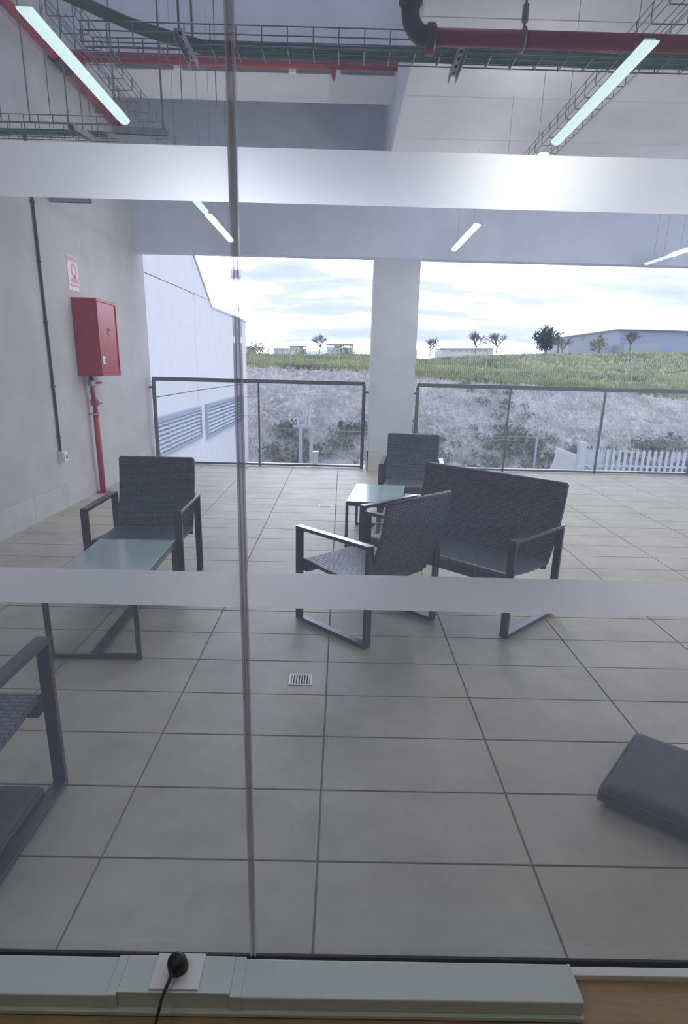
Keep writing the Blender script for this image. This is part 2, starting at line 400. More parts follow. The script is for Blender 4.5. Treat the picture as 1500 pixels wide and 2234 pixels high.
def make_seat(name, label, cat, loc, rz, W=.62, over=.085, group=None, top=.80):
    t = thing(name, label, cat, loc, rz, group)
    D, A = .57, .575
    xo = W/2
    for s in (-1, 1):
        xa, xb = sorted((s*xo, s*(xo-FW_)))
        obj('armrest', B(xa, xb, -D/2, D/2, A-FT, A, .002), M_frame, t)
        obj('leg', B(xa, xb, -D/2, -D/2+FT, FT, A-FT, .002), M_frame, t)
        obj('leg', B(xa, xb, D/2-FT, D/2, FT, A-FT, .002), M_frame, t)
        obj('floor_runner', B(xa, xb, -D/2, D/2, .004, FT+.004, .002), M_frame, t)
        for yf in (-D/2+.03, D/2-.03):
            obj('foot_glide', B(xa+.006, xb-.006, yf-.012, yf+.012, 0, .005), M_black, t)
    inner = W-2*FW_-.006
    obj('seat_rail', B(-inner/2-.002, inner/2+.002, -D/2+.03, -D/2+.055, .30, .33), M_frame, t)
    obj('seat_rail', B(-inner/2-.002, inner/2+.002, D/2-.11, D/2-.085, .302, .327), M_frame, t)
    tag(obj('seat', seat_panel(inner, -D/2+.012, D/2-.06, .375, .350, .022), M_wseat, t), 'woven dark resin wicker')
    tag(obj('backrest', back_panel(inner, D/2-.085, .335, D/2+over-.022, top, .022), M_wback, t), 'woven dark resin wicker')
    for s in (-1, 1):
        bm = NB(); tube(bm, [(s*(inner/2-.008), D/2-.085+.011+(over+.063)*i/8+.03*sin(pi*i/8), .335+(top-.335)*i/8) for i in range(9)], .0115, 8)
        obj('back_frame', bm, M_wback, t, smooth=True)
    bm = NB(); tube(bm, [(-inner/2+.008, D/2+over-.011, top), (inner/2-.008, D/2+over-.011, top)], .0125, 8)
    obj('top_roll', bm, M_wback, t, smooth=True)
    return t
# chair: local front is -y
G1 = 'woven armchairs with charcoal metal frames'
make_seat('armchair', 'dark wicker armchair against the left wall, behind the glass table under the red cabinet', 'chair', (-1.292, 3.955, 0), radians(1), group=G1)
make_seat('armchair', 'dark wicker armchair turned with its back to the glass, at the front of the loveseat', 'chair', (.170, 3.395, 0), radians(-135.5), group=G1)
make_seat('armchair', 'dark wicker armchair standing in front of the concrete pillar, behind the far glass table', 'chair', (.700, 6.03, 0), radians(-7), group=G1, top=.79)
make_seat('armchair', 'wicker armchair close to the glass with a cushion lying under its seat', 'chair', (-1.258, 1.565, 0), radians(180), over=.035, group=G1)
make_seat('loveseat', 'two-seat dark wicker loveseat with charcoal metal arms', 'sofa', (.742, 3.757, 0), radians(-45), W=1.16)

def make_table(label, loc, rz, wd, ln, hgt=.40):
    t = thing('side_table', label, 'table', loc, rz, 'frosted glass tables with charcoal frames')
    q = .024
    tag(obj('glass_top', B(-wd/2+.004, wd/2-.004, -ln/2+.004, ln/2-.004, hgt-.008, hgt, .002), M_tabletop, t), 'pale blue green frosted glass')
    for s in (-1, 1):
        obj('apron', B(-wd/2, wd/2, s*(ln/2-q/2)-q/2, s*(ln/2-q/2)+q/2, hgt-.04, hgt-.009, .002), M_frame, t)
        obj('apron', B(s*(wd/2-q/2)-q/2, s*(wd/2-q/2)+q/2, -ln/2+q, ln/2-q, hgt-.04, hgt-.009, .002), M_frame, t)
        obj('base_bar', B(-wd/2+q, wd/2-q, s*(ln/2-q/2)-q/2, s*(ln/2-q/2)+q/2, .006, .028, .002), M_frame, t)
        for u in (-1, 1):
            lg = obj('leg', B(s*(wd/2-q/2)-q/2, s*(wd/2-q/2)+q/2, u*(ln/2-q/2)-q/2, u*(ln/2-q/2)+q/2, .006, hgt-.04, .002), M_frame, t)
            obj('foot_glide', T(((s*(wd/2-q/2), u*(ln/2-q/2), 0), (s*(wd/2-q/2), u*(ln/2-q/2), .008)), .010, 10), M_black, t)
    obj('stretcher', B(-.03, .03, -ln/2+q, ln/2-q, .010, .030, .002), M_frame, t)
    return t
make_table('long glass-topped table in front of the armchair by the left wall', (-1.232, 3.215, 0), radians(1.5), .465, .83)
make_table('glass-topped table beyond the loveseat, next to the chair by the pillar', (.325, 5.26, 0), radians(-7.5), .46, .80)

# ---- seat cushions
def cushion(name, label, loc, rz, a, b, h, creases=0.0):
    bm = NB(); n = 22; V = {}
    for sgn in (1, -1):
        for i in range(n+1):
            for j in range(n+1):
                u, v = -1+2*i/n, -1+2*j/n
                edge = max(abs(u), abs(v))
                f = (1-max(0, (edge-.86)/.14)**2*.55)
                fill = 1+.10*(1-u*u)*(1-v*v)
                k = 1-.025*(max(0, edge-.9)/.1)*(1-min(abs(u), abs(v)))
                zz = h/2+sgn*h/2*f*fill
                if sgn == 1 and creases: zz += creases*mnoise.noise(Vector((u*2.6+3, v*5.2, .3)))*(1-edge**6)
                if sgn == -1: zz = h/2-h/2*f
                V[sgn, i, j] = bm.verts.new((u*a/2*k, v*b/2*k, zz))
    for i in range(n):
        for j in range(n):
            bm.faces.new((V[1, i, j], V[1, i+1, j], V[1, i+1, j+1], V[1, i, j+1]))
            bm.faces.new((V[-1, i, j], V[-1, i, j+1], V[-1, i+1, j+1], V[-1, i+1, j]))
    for i in range(n):
        for (p, q) in (((i, 0), (i+1, 0)), ((i+1, n), (i, n)), ((0, i+1), (0, i)), ((n, i), (n, i+1))):
            bm.faces.new((V[-1, p[0], p[1]], V[-1, q[0], q[1]], V[1, q[0], q[1]], V[1, p[0], p[1]]))
    t = thing(name, label, 'cushion', loc, rz)
    obj('cover', bm, M_cush, t, smooth=True)
    bp = NB(); pts = []
    for cx_, cy_, a0 in ((1, -1, -pi/2), (1, 1, 0), (-1, 1, pi/2), (-1, -1, pi)):
        for s in range(4):
            an = a0+s*pi/6; rr = .02
            pts.append((cx_*(a/2-rr)+rr*cos(an), cy_*(b/2-rr)+rr*sin(an), h*.70))
    pts.append(pts[0]); tube(bp, pts, .004, 6, cap=False)
    obj('piping', bp, M_cush, t, smooth=True)
    return t
cz = atan2(.77, .64)
cushion('seat_cushion', 'thick dark grey cushion left alone on the tiles', (1.268, 1.800, 0), cz, .46, .52, .082)
cushion('seat_cushion', 'creased dark grey cushion on the floor under the wicker chair', (-1.225, 1.545, 0), radians(0), .46, .45, .06, creases=.012)

# ---- floor drain
d = thing('floor_drain', 'small square metal floor drain set in a tile', 'drain', (-.171, 2.638, 0))
obj('frame', box(box(box(B(-.055, .055, -.055, -.045, -.004, .003), -.055, .055, .045, .055, -.004, .003), -.055, -.045, -.045, .045, -.004, .003), .045, .055, -.045, .045, -.004, .003), M_steel, d)
obj('sump', B(-.046, .046, -.046, .046, -.004, .0008), M_dark, d)
for k in range(7): obj('slat', B(-.038+k*.0127-.0035, -.038+k*.0127+.0035, -.045, .045, 0, .0028), M_steel, d)
d = thing('access_plate', 'small steel access plate in the far floor tiles', 'plate', (-.16, 6.49, 0))
obj('frame', B(-.07, .07, -.045, .045, -.004, .003, .001), M_steel, d); obj('lid', B(-.06, .06, -.035, .035, .002, .0045), M_tile, d)

# ================================================================== left wall fittings
cb_ = thing('hose_cabinet', 'red metal fire hose cabinet hung on the left wall', 'cabinet', (XL, 7.02, 1.29))
CW, CH, CD = .56, .77, .24
obj('body', B(0, CD, -CW/2, CW/2, 0, CH, .004), M_red, cb_)
dr = obj('door', B(CD, CD+.012, -CW/2+.022, CW/2-.022, .03, CH-.03, .003), mat('red_gloss', (.42, .05, .075), .22), cb_)
obj('rim', box(box(box(B(CD, CD+.02, -CW/2, -CW/2+.02, 0, CH), CD, CD+.02, CW/2-.02, CW/2, 0, CH), CD, CD+.02, -CW/2+.02, CW/2-.02, 0, .028), CD, CD+.02, -CW/2+.02, CW/2-.02, CH-.028, CH), M_red, cb_)
lt = obj('latch', B(CD+.012, CD+.022, -CW/2+.05, -CW/2+.14, .12, .20, .003), M_white, cb_)
obj('latch_slot', B(CD+.022, CD+.025, -CW/2+.10, -CW/2+.125, .135, .185), M_black, lt)
mk = obj('hose_symbol', T([(CD+.0125, .02+.035*cos(a_*pi/5), .46+.035*sin(a_*pi/5)) for a_ in range(9)], .006, 6), M_grey_mark, cb_)
obj('flame_symbol', prism(NB(), [(.0, .355), (.045, .355), (.055, .385), (.03, .41), (.005, .385)], 0, CD+.0122, CD+.0135), M_grey_mark, cb_)

sg = thing('wall_sign', 'faded pink and white fire hose sign above the red cabinet', 'sign', (XL, 6.85, 2.295))
obj('plate', B(0, .006, -.125, .125, -.165, .165), M_signw, sg)
obj('top_band', B(.006, .0075, -.115, .115, .115, .155), M_pink, sg)
obj('reel_print', prism(NB(), [(.02+.07*cos(i*pi/6), .03+.07*sin(i*pi/6)) for i in range(12)], 0, .006, .0075), M_pink, sg)
obj('reel_hub', prism(NB(), [(.02+.035*cos(i*pi/6), .03+.035*sin(i*pi/6)) for i in range(12)], 0, .0075, .0085), M_signw, sg)
obj('hose_print', prism(NB(), [(-.06, -.09), (.10, -.09), (.10, -.055), (.06, -.02), (-.02, -.045), (-.06, -.055)], 0, .006, .0075), M_pink, sg)
obj('lower_band', B(.006, .0075, -.115, .115, -.125, -.105), M_pink, sg)

rp_ = thing('riser_pipe', 'red riser pipe with valves feeding the hose cabinet from the floor', 'pipe', (XL+.075, 6.93, 0))
obj('pipe', T(((0, 0, 0), (0, 0, .92)), .032, 14), M_redpipe, rp_, smooth=True)
obj('pipe', T(((0, 0, .90), (.0, 0, 1.0), (.0, -.015, 1.06), (0, -.04, 1.12), (0, -.045, 1.29)), .024, 12), M_redpipe, rp_, smooth=True)
obj('floor_flange', T(((0, 0, 0), (0, 0, .012)), .075, 18), M_redpipe, rp_)
vv = obj('gate_valve', T(((0, 0, .965), (0, 0, .985), (0, 0, 1.03), (0, 0, 1.05)), (.028, .046, .046, .028), 12), M_redpipe, rp_)
obj('valve_wheel', T(((.045, 0, 1.0), (.085, 0, 1.0)), .008, 8), M_steel, vv)
b2 = obj('ball_valve', T(((0, -.04, 1.17), (0, -.04, 1.19), (0, -.04, 1.235), (0, -.04, 1.25)), (.026, .044, .044, .026), 12), M_strut, rp_)
obj('lever', T(((.02, -.035, 1.21), (.06, .02, 1.215), (.065, .06, 1.215)), .012, 8), M_red, b2)
obj('wall_clip', box(B(-.075, .0, -.008, .008, .87, .885), -.036, .036, -.036, .036, .87, .885), M_steel, rp_)

cd = thing('wall_conduit', 'dark conduit running down the left wall to a socket', 'conduit', (XL+.016, 6.10, 0))
obj('tube', T(((0, 0, .575), (0, 0, 3.3)), .012, 10), M_conduit, cd, smooth=True)
for z in (.72, 1.2, 1.78, 2.3, 2.78): obj('clip', B(-.016, .015, -.018, .018, z-.01, z+.01, .002), M_conduit, cd)
so = thing('wall_socket', 'white surface socket box at the foot of the conduit', 'socket', (XL, 6.115, .52))
obj('box', B(0, .055, -.045, .045, -.045, .055, .004), M_white, so)
sf = obj('cover', B(.055, .062, -.04, .04, -.04, .045, .003), M_white, so)
obj('recess', T(((.0618, .008, .0), (.0632, .008, .0)), .022, 14), M_grey_mark, sf)

def strut(name, label, p, q, cat='bracket', wd=.041, group=None):
    p, q = Vector(p), Vector(q); t = thing(name, label, cat, tuple(p), 0, group)
    q = q-p; d = q.normalized(); up = Vector((0, 0, 1)); s = d.cross(up).normalized()
    bm = NB(); bar(bm, (0, 0, .019), q+Vector((0, 0, .019)), wd, .003)
    for k in (-1, 1): bar(bm, s*k*wd/2, q+s*k*wd/2, .003, .041)
    obj('channel', bm, M_strut, t)
    n = max(2, int(q.length/.07))
    for i in range(n):
        c = q*((i+.5)/n)
        obj('slot', bar(NB(), c-d*.014+Vector((0, 0, .0165)), c+d*.014+Vector((0, 0, .0165)), .014, .003), M_dark, t)
    return t

# ================================================================== overhead services
def tray(label, p, length, axis, wd, ht, z, pitch, group=None):
    """wire basket; p = near/left bottom corner, runs along axis (0 = x, 1 = y), width wd on the other axis"""
    t = thing('cable_tray', label, 'cable tray', (p[0], p[1], z), 0, group)
    def P(l, c, h): return (l, c, h) if axis == 0 else (c, l, h)
    r = .0034
    rows = [(0, ht), (0, ht*.55), (0, 0), (wd, 0), (wd, ht*.55), (wd, ht), (wd/3, 0), (2*wd/3, 0)]
    for c, h in rows: obj('long_wire', T((P(0, c, h), P(length, c, h)), r, 6), M_wire, t)
    b_ = NB(); tube(b_, [P(0, -.004, ht), P(0, -.004, .01), P(0, .006, -.006), P(0, wd-.006, -.006), P(0, wd+.004, .01), P(0, wd+.004, ht)], r, 6)
    me = bpy.data.meshes.new('cross_wire'); b_.to_mesh(me); b_.free(); me.materials.append(M_wire)
    n = int(length/pitch)
    for i in range(n+1): link('cross_wire', me, t, P(i*pitch+.01, 0, 0))
    return t
ZT = 3.05
TYN, TYF = 3.865, 4.035
tray('wire basket cable tray crossing the whole terrace under the ceiling', (-1.42, TYN, 0), 5.3, 0, TYF-TYN, .092, ZT, .135)
tray('short wire basket cable tray coming off the left wall', (XL+.01, 5.38, 0), .98, 0, .18, .11, 3.10, .11)
tray('wire basket cable tray running above the lamp row in the right bay', (1.71, 2.4, 0), 5.4, 1, .20, .10, 3.36, .20)
tray('wire basket cable tray running above the lamp row by the left wall', (-1.76, 4.3, 0), 2.4, 1, .16, .08, 3.36, .20)

def wob(i, k): return .012*sin(i*.9+k*2.1)
for k in range(9):
    yk = TYN+.012+k*.018
    pts = []
    # comes down from above the left wall, sags into the tray and follows it
    start = [(-2.15, 3.10+.026*k, 3.56), (-1.93, 3.30+.025*k, 3.40), (-1.70, 3.50+.024*k, 3.30), (-1.52, yk-.20+.004*k, 3.24), (-1.34, yk-.08, 3.20), (-1.17, yk, 3.166), (-1.0, yk, 3.12), (-.78, yk, 3.072)]
    pts += start
    for i in range(24):
        x = -.5+i*.19; pts.append((x, yk+.003*sin(i*.9), ZT+.016+.003*sin(i*1.7)))
    o = obj('green_cable', T(pts, .0076, 8), M_green, smooth=True)
    tag(o, 'green cable sagging into the long wire cable tray', 'cable', 'green cables in the long tray')
for k in range(3):
    o = obj('green_cable', T([(XL+.03+i*.1, 5.42+k*.035+.004*sin(i*.9), 3.118) for i in range(10)], .012, 7), M_green, smooth=True)
    tag(o, 'green cable lying in the short tray off the left wall', 'cable', 'green cables in the short tray')

# right bay fire pipe with dark elbow
rpz, rpy, rr_ = 3.0, 3.60, .037
fp = thing('fire_pipe', 'thick red fire main with a dark elbow under the right bay ceiling', 'pipe', (0, 0, 0))
ex = at(1, rpy, 940, 85).x
obj('pipe', T(((ex, rpy, rpz), (XR-.4, rpy, rpz)), rr_, 20), M_redpipe, fp, smooth=True)
el = [(ex+.01, rpy, rpz), (ex-.02, rpy, rpz)]
for i in range(9):
    a_ = pi/2*i/8
    el.append((ex-.02-.09*sin(a_), rpy-.03*(1-cos(a_)), rpz+.09-.09*cos(a_)))
el += [(ex-.11, rpy-.04, rpz+.16), (ex-.11, rpy-.04, rpz+1.2)]
eb = obj('elbow', T(el, .044, 18), M_darkpipe, fp, smooth=True)
obj('coupling', T(((ex-.028, rpy, rpz), (ex-.018, rpy, rpz), (ex+.012, rpy, rpz), (ex+.022, rpy, rpz)), (.048, .058, .058, .048), 18), M_darkpipe, eb)
obj('coupling', T(((ex-.11, rpy-.035, rpz+.10), (ex-.11, rpy-.036, rpz+.11), (ex-.11, rpy-.04, rpz+.145), (ex-.11, rpy-.04, rpz+.155)), (.048, .058, .058, .048), 18), M_darkpipe, eb)
obj('drain_nipple', T(((ex-.005, rpy, rpz-.04), (ex-.005, rpy, rpz-.075)), .022, 12), M_redpipe, fp)
for x in (at(1, rpy, 1143, 60).x, 2.8, 4.8):
    hg = thing('pipe_hanger', 'threaded rod and ring holding the thick red pipe', 'hanger', (x, rpy, rpz), 0, 'hangers of the red fire main')
    obj('ring', T([(0, .047*cos(i*pi/8), .047*sin(i*pi/8)) for i in range(17)], .008, 6), M_wire, hg)
    obj('rod', T(((0, 0, .04), (0, 0, ZS-rpz)), .006, 8), M_wire, hg)
    obj('nut', T(((0, 0, .07), (0, 0, .14)), .016, 8), M_wire, hg)
    obj('anchor', T(((0, 0, ZS-rpz-.015), (0, 0, ZS-rpz)), .035, 12), M_wire, hg)

# red pipes in the tall bay
wp = thing('wall_pipe', 'red fire pipe running high along the left wall with a branch across', 'pipe', (0, 0, 0))
obj('pipe', T(((XL+.09, 2.6, 4.12), (XL+.09, 8.35, 4.12)), .042, 16), M_redpipe, wp, smooth=True)
obj('branch', T(((XL+.09, 6.84, 4.16), (XB, 6.84, 4.16)), .040, 16), M_redpipe, wp, smooth=True)
obj('tee', T(((XL+.09, 6.70, 4.12), (XL+.09, 6.98, 4.12)), .062, 14), M_darkpipe, wp)
obj('coupling', T(((XL+.17, 6.84, 4.16), (XL+.30, 6.84, 4.16)), .056, 14), M_redpipe, wp)
obj('end_cap', T(((XL+.09, 8.28, 4.12), (XL+.09, 8.38, 4.12)), .058, 14), M_redpipe, wp)
for y_ in (3.4, 5.0, 7.9): obj('wall_bracket', B(XL, XL+.10, y_-.012, y_+.012, 4.065, 4.078), M_wire, wp)
obj('sprinkler_drop', T(((-.15, 6.84, 4.13), (-.15, 6.84, 4.06), (-.15, 6.84, 4.03)), (.02, .02, .008), 10), M_redpipe, wp)
tk = thing('wall_rail', 'thin dark rail fixed to the upper wall under the red branch pipe', 'rail', (-.9, 6.985, 4.165))
obj('rail', B(-1.35, 1.33, -.012, .012, -.012, .012), M_wire, tk)
for x in (-.75, .35, .78): obj('clamp', B(x-.035, x+.035, -.03, .013, -.03, .012), M_white, tk)

# struts under trays and their rods
strut('strut_bracket', 'slotted channel holding the long tray near the glass joint', at(2, ZT-.045, 388, 72), at(2, ZT-.045, 424, 142))
strut('strut_bracket', 'slotted channel holding the long tray beside the red main', at(2, ZT-.045, 1008, 112), at(2, ZT-.045, 985, 175))
strut('strut_bracket', 'slotted channel under the short wall tray', at(2, 3.075, 155, 276), at(2, 3.075, 200, 302))
strut('strut_bracket', 'long flat channel at the end of the short wall tray', at(2, 3.10, 246, 284), at(2, 3.10, 365, 290))
strut('strut_bracket', 'dark channel stub standing off the left wall above the sign', (XL, 6.5, at(1, 6.5, 165, 437).z), (at(1, 6.5, 198, 438).x, 6.5, at(1, 6.5, 165, 437).z))
def rod(P, ztop, label, r=.005, group='thin hanging rods'):
    o = obj('hanging_rod', T(((0, 0, 0), (0, 0, ztop-P[2])), r, 6), M_wire, None, loc=tuple(P)); tag(o, label, 'rod', group)
for x, y in ((390, 64), (419, 80)): rod(at(1, TYN+.02, x, y), 6.8, 'dark rod carrying the long tray by the glass joint', .0065, 'rods of the long tray')
for x, y in ((255, 283), (357, 288)):
    p_ = at(2, 3.10, x, y); p_.z += .02; rod(p_, 6.8, 'thin rod carrying the long flat channel of the short tray', .005, 'rods of the flat channel')
for x, y in ((150, 272), (66, 268), (3, 262)): rod(at(1, 5.40, x, y), 6.8, 'thin rod carrying the short wall tray', .005, 'rods of the short tray')
for x, y in ((352, 230), (397, 228), (472, 230)): rod(at(1, 6.80, x, y), 6.8, 'thin rod hanging down before the upper wall', .0055, 'rods before the upper wall')
for x, y in ((110, 250), (196, 255), (178, 250)): rod(at(1, 6.2, x, y), 6.8, 'thin rod hanging beside the left wall', .0045, 'rods beside the left wall')

# ---- linear lamps (half round diffusers, hung in rows)
ZLAMP = 2.85
def lamp(label, x, y0, y1, material, ztop, group):
    t = thing('linear_lamp', label, 'lamp', (x, (y0+y1)/2, ZLAMP), 0, group)
    L = (y1-y0)/2; R_ = .034
    poly = [(R_*cos(pi+i*pi/10), R_*.75*sin(pi+i*pi/10)) for i in range(11)]
    bm = NB(); prism(bm, poly, 1, -L, L); obj('diffuser', bm, material, t)
    obj('housing', B(-R_+.008, R_-.008, -L+.02, L-.02, .0005, .016, .003), M_house, t)
    for s in (-1, 1):
        obj('hanger_wire', T(((0, s*(L-.18), .016), (0, s*(L-.18), ztop-ZLAMP)), .0016, 5), M_wire, t)
    return t
GL = 'linear lamps hung in rows'
XA, XC, XD = -1.362, 1.322, 3.985
lamp('cool lit linear lamp nearest the glass in the row by the left wall', XA, 3.10, 4.33, M_teal_lamp, 6.8, GL)
lamp('cool lit linear lamp, second before the lintel in the row by the left wall', XA, 5.36, 6.60, M_teal_lamp, 6.8, GL)
lamp('bright white linear lamp next to the lintel in the row by the left wall', XA, 6.76, 8.0, M_white_lamp, 6.8, GL)
lamp('cool lit linear lamp nearest the glass in the right bay, under the red main', XC, 3.22, 4.48, M_teal_lamp, ZS, GL)
lamp('bright white linear lamp just behind the cool one in the right bay', XC, 4.72, 5.96, M_white_lamp, ZS, GL)
lamp('bright white linear lamp next to the lintel right of the pillar', XC, 6.88, 8.20, M_white_lamp, ZS, GL)
lamp('bright white linear lamp in the outer row of the right bay', XD, 6.95, 8.20, M_white_lamp, ZS, GL)
lamp('cool lit linear lamp touching the lintel in the outer row', XD, 8.24, 8.86, M_teal_lamp, ZS, GL)
lamp('bright white linear lamp in the outer row, before the white pair', XD, 4.2, 5.45, M_white_lamp, ZS, GL)

# ================================================================== things on the room side
tz = .05
tr = thing('floor_trunking', 'long white cable trunking on the floor along the glass', 'trunking', (-.6, 1.096, 0))
def tx(x, z=tz): return at(2, z, x, 2130).x+.6
obj('base', B(-2.0, 1.196, -.058, .049, 0, .012, .002), M_trunk, tr)
obj('cover', B(-2.0, tx(250), -.049, .049, .012, tz, .003), M_trunk, tr)
obj('cover', B(tx(530), 1.190, -.049, .049, .012, tz, .003), M_trunk, tr)
obj('end_cap', B(1.184, 1.193, -.0495, .0495, .010, tz+.0008, .002), M_trunk, tr)
for a_, b_ in ((246, 268), (508, 532)): obj('coupler', B(tx(a_), tx(b_), -.051, .051, .010, tz+.004, .002), M_trunk, tr)
sp_ = obj('socket_plate', B(tx(268), tx(508), -.046, .05, .012, tz+.006, .002), M_trunk, tr)
obj('rail', B(tx(268), tx(508), -.0475, -.0445, tz+.004, tz+.010), M_trunk, sp_)
bx_ = obj('socket_module', prism(NB(), [(tx(336), -.040), (tx(440), -.040), (tx(440), .0495), (tx(336), .0495)], 2, tz+.006, tz+.013), M_white, tr)
obj('socket_face', T(((tx(388), .008, tz+.013), (tx(388), .008, tz+.0155)), .023, 24), M_white, bx_)
pl = thing('power_plug', 'round black plug pushed into the white trunking socket, its cable running off', 'plug', (tx(388)-.6, 1.104, tz+.0155))
obj('body', T(((0, 0, 0), (0, 0, .004), (-.002, -.002, .022), (-.004, -.004, .032), (-.005, -.005, .035)), (.023, .0245, .023, .020, .012), 24), M_black, pl, smooth=True)
obj('cord', T([(-.004, -.012, .016), (-.008, -.035, .016), (-.018, -.075, .004), (-.026, -.115, -.035), (-.032, -.17, -.058), (-.04, -.30, -.0605), (-.08, -.6, -.0605)], [.006, .0045]+[.0038]*5, 8), M_black, pl, smooth=True)

# unseen room lamps behind the camera, added to light the trunking
for x in (-1.4, 2.2):
    t = thing('added_room_lamp', 'added white ceiling panel lamp, out of view in the room', 'lamp', (x, .35, 2.98), 0, 'added room ceiling lamps')
    obj('frame', B(-.32, .32, -.32, .32, -.015, .02), M_white, t)
    obj('diffuser', B(-.29, .29, -.29, .29, -.02, -.014), mat('added_room_light', (.9, .9, .9), .5, emit=(1, .96, .88), estr=2.4), t)

# ================================================================== outside
GZ = -2.9
M_road = mat('yard_gravel', (.36, .35, .34), .9, var=.2, vscale=.6)
M_soil = mat('dry_bank', (.45, .435, .44), .95, var=.3, vscale=2.6, col2=(.58, .56, .57), detail=12, bump=.35, bscale=5, stretch=(1.6, .6, .6))
M_grass = mat('meadow', (.17, .26, .16), .95, var=.35, vscale=.22, col2=(.42, .46, .25), detail=10)
M_shrub = mat('dull_shrub', (.13, .17, .115), .95, var=.4, vscale=1.5, col2=(.22, .26, .17))
M_bark = mat('bare_bark', (.20, .185, .18), .9, var=.2, vscale=3)
M_conifer = mat('dark_conifer', (.045, .085, .08), .9, var=.4, vscale=.8)
M_palebush = mat('pale_bush', (.30, .34, .24), .9, var=.3, vscale=.8)
M_blade = mat('grass_blades', (.19, .28, .13), .9, var=.45, vscale=.25, col2=(.50, .50, .24))
M_dryblade = mat('dry_blades', (.60, .57, .55), .95, var=.3, vscale=.6)
struct('ground_yard', B(-14, 70, YE+.05, 27.4, GZ-.3, GZ), M_road, 'yard below the terrace')
struct('wall_slab_edge', B(XL-.3, XR, YE, YE+.55, -.45, -.05), M_panel, 'outer ledge of the terrace slab')

def interp(tab, x):
    if x <= tab[0][0]: return tab[0][1]
    for (a, b), (c, d_) in zip(tab, tab[1:]):
        if x <= c: return b+(d_-b)*(x-a)/(c-a)
    return tab[-1][1]
TOPZ = [(-15, 1.5), (-5, 1.30), (1, 1.18), (4, .95), (12, .58), (19, .1), (40, -.3)]
RIDGE = [(-30, 2.6), (-13.4, 2.7), (-4, 2.8), (2.6, 3.2), (8, 2.7), (11, 2.7), (17, 3.3), (25.7, 3.7), (47.5, 4.4), (80, 4.8)]
YB0, YB1, YR = 27.0, 33.0, 90.0
def fbm(x, y, z=0.0): return mnoise.fractal(Vector((x, y, z)), 1.0, 2.0, 4)
def ground(x, y):
    zt = interp(TOPZ, x*33/max(y, 33) if False else x)
    if y <= YB1:
        t = max(0, (y-YB0)/(YB1-YB0)); s = t**.8
        return GZ+(zt-GZ)*s+.28*fbm(x*.5, y*.9)*sin(pi*min(1, t))
    zr = interp(RIDGE, x*YR/y if False else x)
    t = min(1, (y-YB1)/(YR-YB1))
    return zt+(zr-zt)*t+.16*fbm(x*.2, y*.12, 5)*min(1, 3*t)
def terrain(name, x0, x1, nx, y0, y1, ny, material, label):
    bm = NB(); g = []
    for j in range(ny+1):
        y = y0+(y1-y0)*j/ny
        g.append([bm.verts.new((x0+(x1-x0)*i/nx, y, ground(x0+(x1-x0)*i/nx, y))) for i in range(nx+1)])
    for j in range(ny):
        for i in range(nx): bm.faces.new((g[j][i], g[j][i+1], g[j+1][i+1], g[j+1][i]))
    o = obj(name, bm, material, smooth=True); o['kind'] = 'structure'; o['label'] = label
    return o
terrain('ground_bank', -20, 45, 260, YB0, YB1, 40, M_soil, 'dry eroded earth bank beyond the yard')
terrain('ground_meadow', -45, 110, 200, YB1, 170, 90, M_grass, 'green meadow rising behind the bank')

def blades(name, n, region, hgt, material, label, cat):
    vs, fs = [], []
    for _ in range(n):
        x = random.uniform(region[0], region[1]); y = region[2]+(region[3]-region[2])*random.random()**1.5
        z = ground(x, y)-.02
        k = hgt*random.uniform(.5, 1.3)
        for q in range(4):
            a_ = random.uniform(0, 2*pi); w_ = k*.18; lx, ly = random.uniform(-.5, .5)*k, random.uniform(-.5, .5)*k
            ox, oy = random.uniform(-.4, .4)*k, random.uniform(-.4, .4)*k
            b0 = len(vs)
            vs += [(x+ox-w_*cos(a_), y+oy-w_*sin(a_), z), (x+ox+w_*cos(a_), y+oy+w_*sin(a_), z), (x+ox+lx, y+oy+ly, z+k)]
            fs.append((b0, b0+1, b0+2))
    me = bpy.data.meshes.new(name); me.from_pydata(vs, [], fs); me.materials.append(material)
    o = link(name, me); tag(o, label, cat, kind='stuff')
blades('meadow_grass', 22000, (-18, 55, YB1, 88), .26, M_blade, 'tall green and yellow meadow grass behind the bank', 'grass')
blades('dry_grass', 26000, (-8, 26, YB0+.3, YB1+.3), .15, M_dryblade, 'dry pale grass tufts on the earth bank', 'grass')
def shrubs(name, spots, material, label):
    vs, fs = [], []
    for (x, y, r) in spots:
        z = ground(x, y)
        for _ in range(90):
            u = random.uniform(-1, 1); a_ = random.uniform(0, 2*pi); q = sqrt(1-u*u); rad = r*random.uniform(.5, 1.0)
            c = (x+rad*q*cos(a_), y+rad*q*sin(a_), z+max(0, u*.5+.45)*rad*1.1)
            b0 = len(vs); s = r*.22
            for k in range(3): vs.append(tuple(c[i]+random.uniform(-s, s) for i in range(3)))
            fs.append((b0, b0+1, b0+2))
    me = bpy.data.meshes.new(name); me.from_pydata(vs, [], fs); me.materials.append(material)
    tag(link(name, me), label, 'shrubs', kind='stuff')
sp1 = [(random.uniform(-3.2, 24), random.uniform(YB0-.4, YB0+1.7), random.uniform(.3, .75)) for _ in range(150)]
sp1 += [(random.uniform(6, 9), random.uniform(YB0, YB1), random.uniform(.2, .5)) for _ in range(25)]
shrubs('bank_scrub', sp1, M_shrub, 'dull green scrub along the foot of the bank')

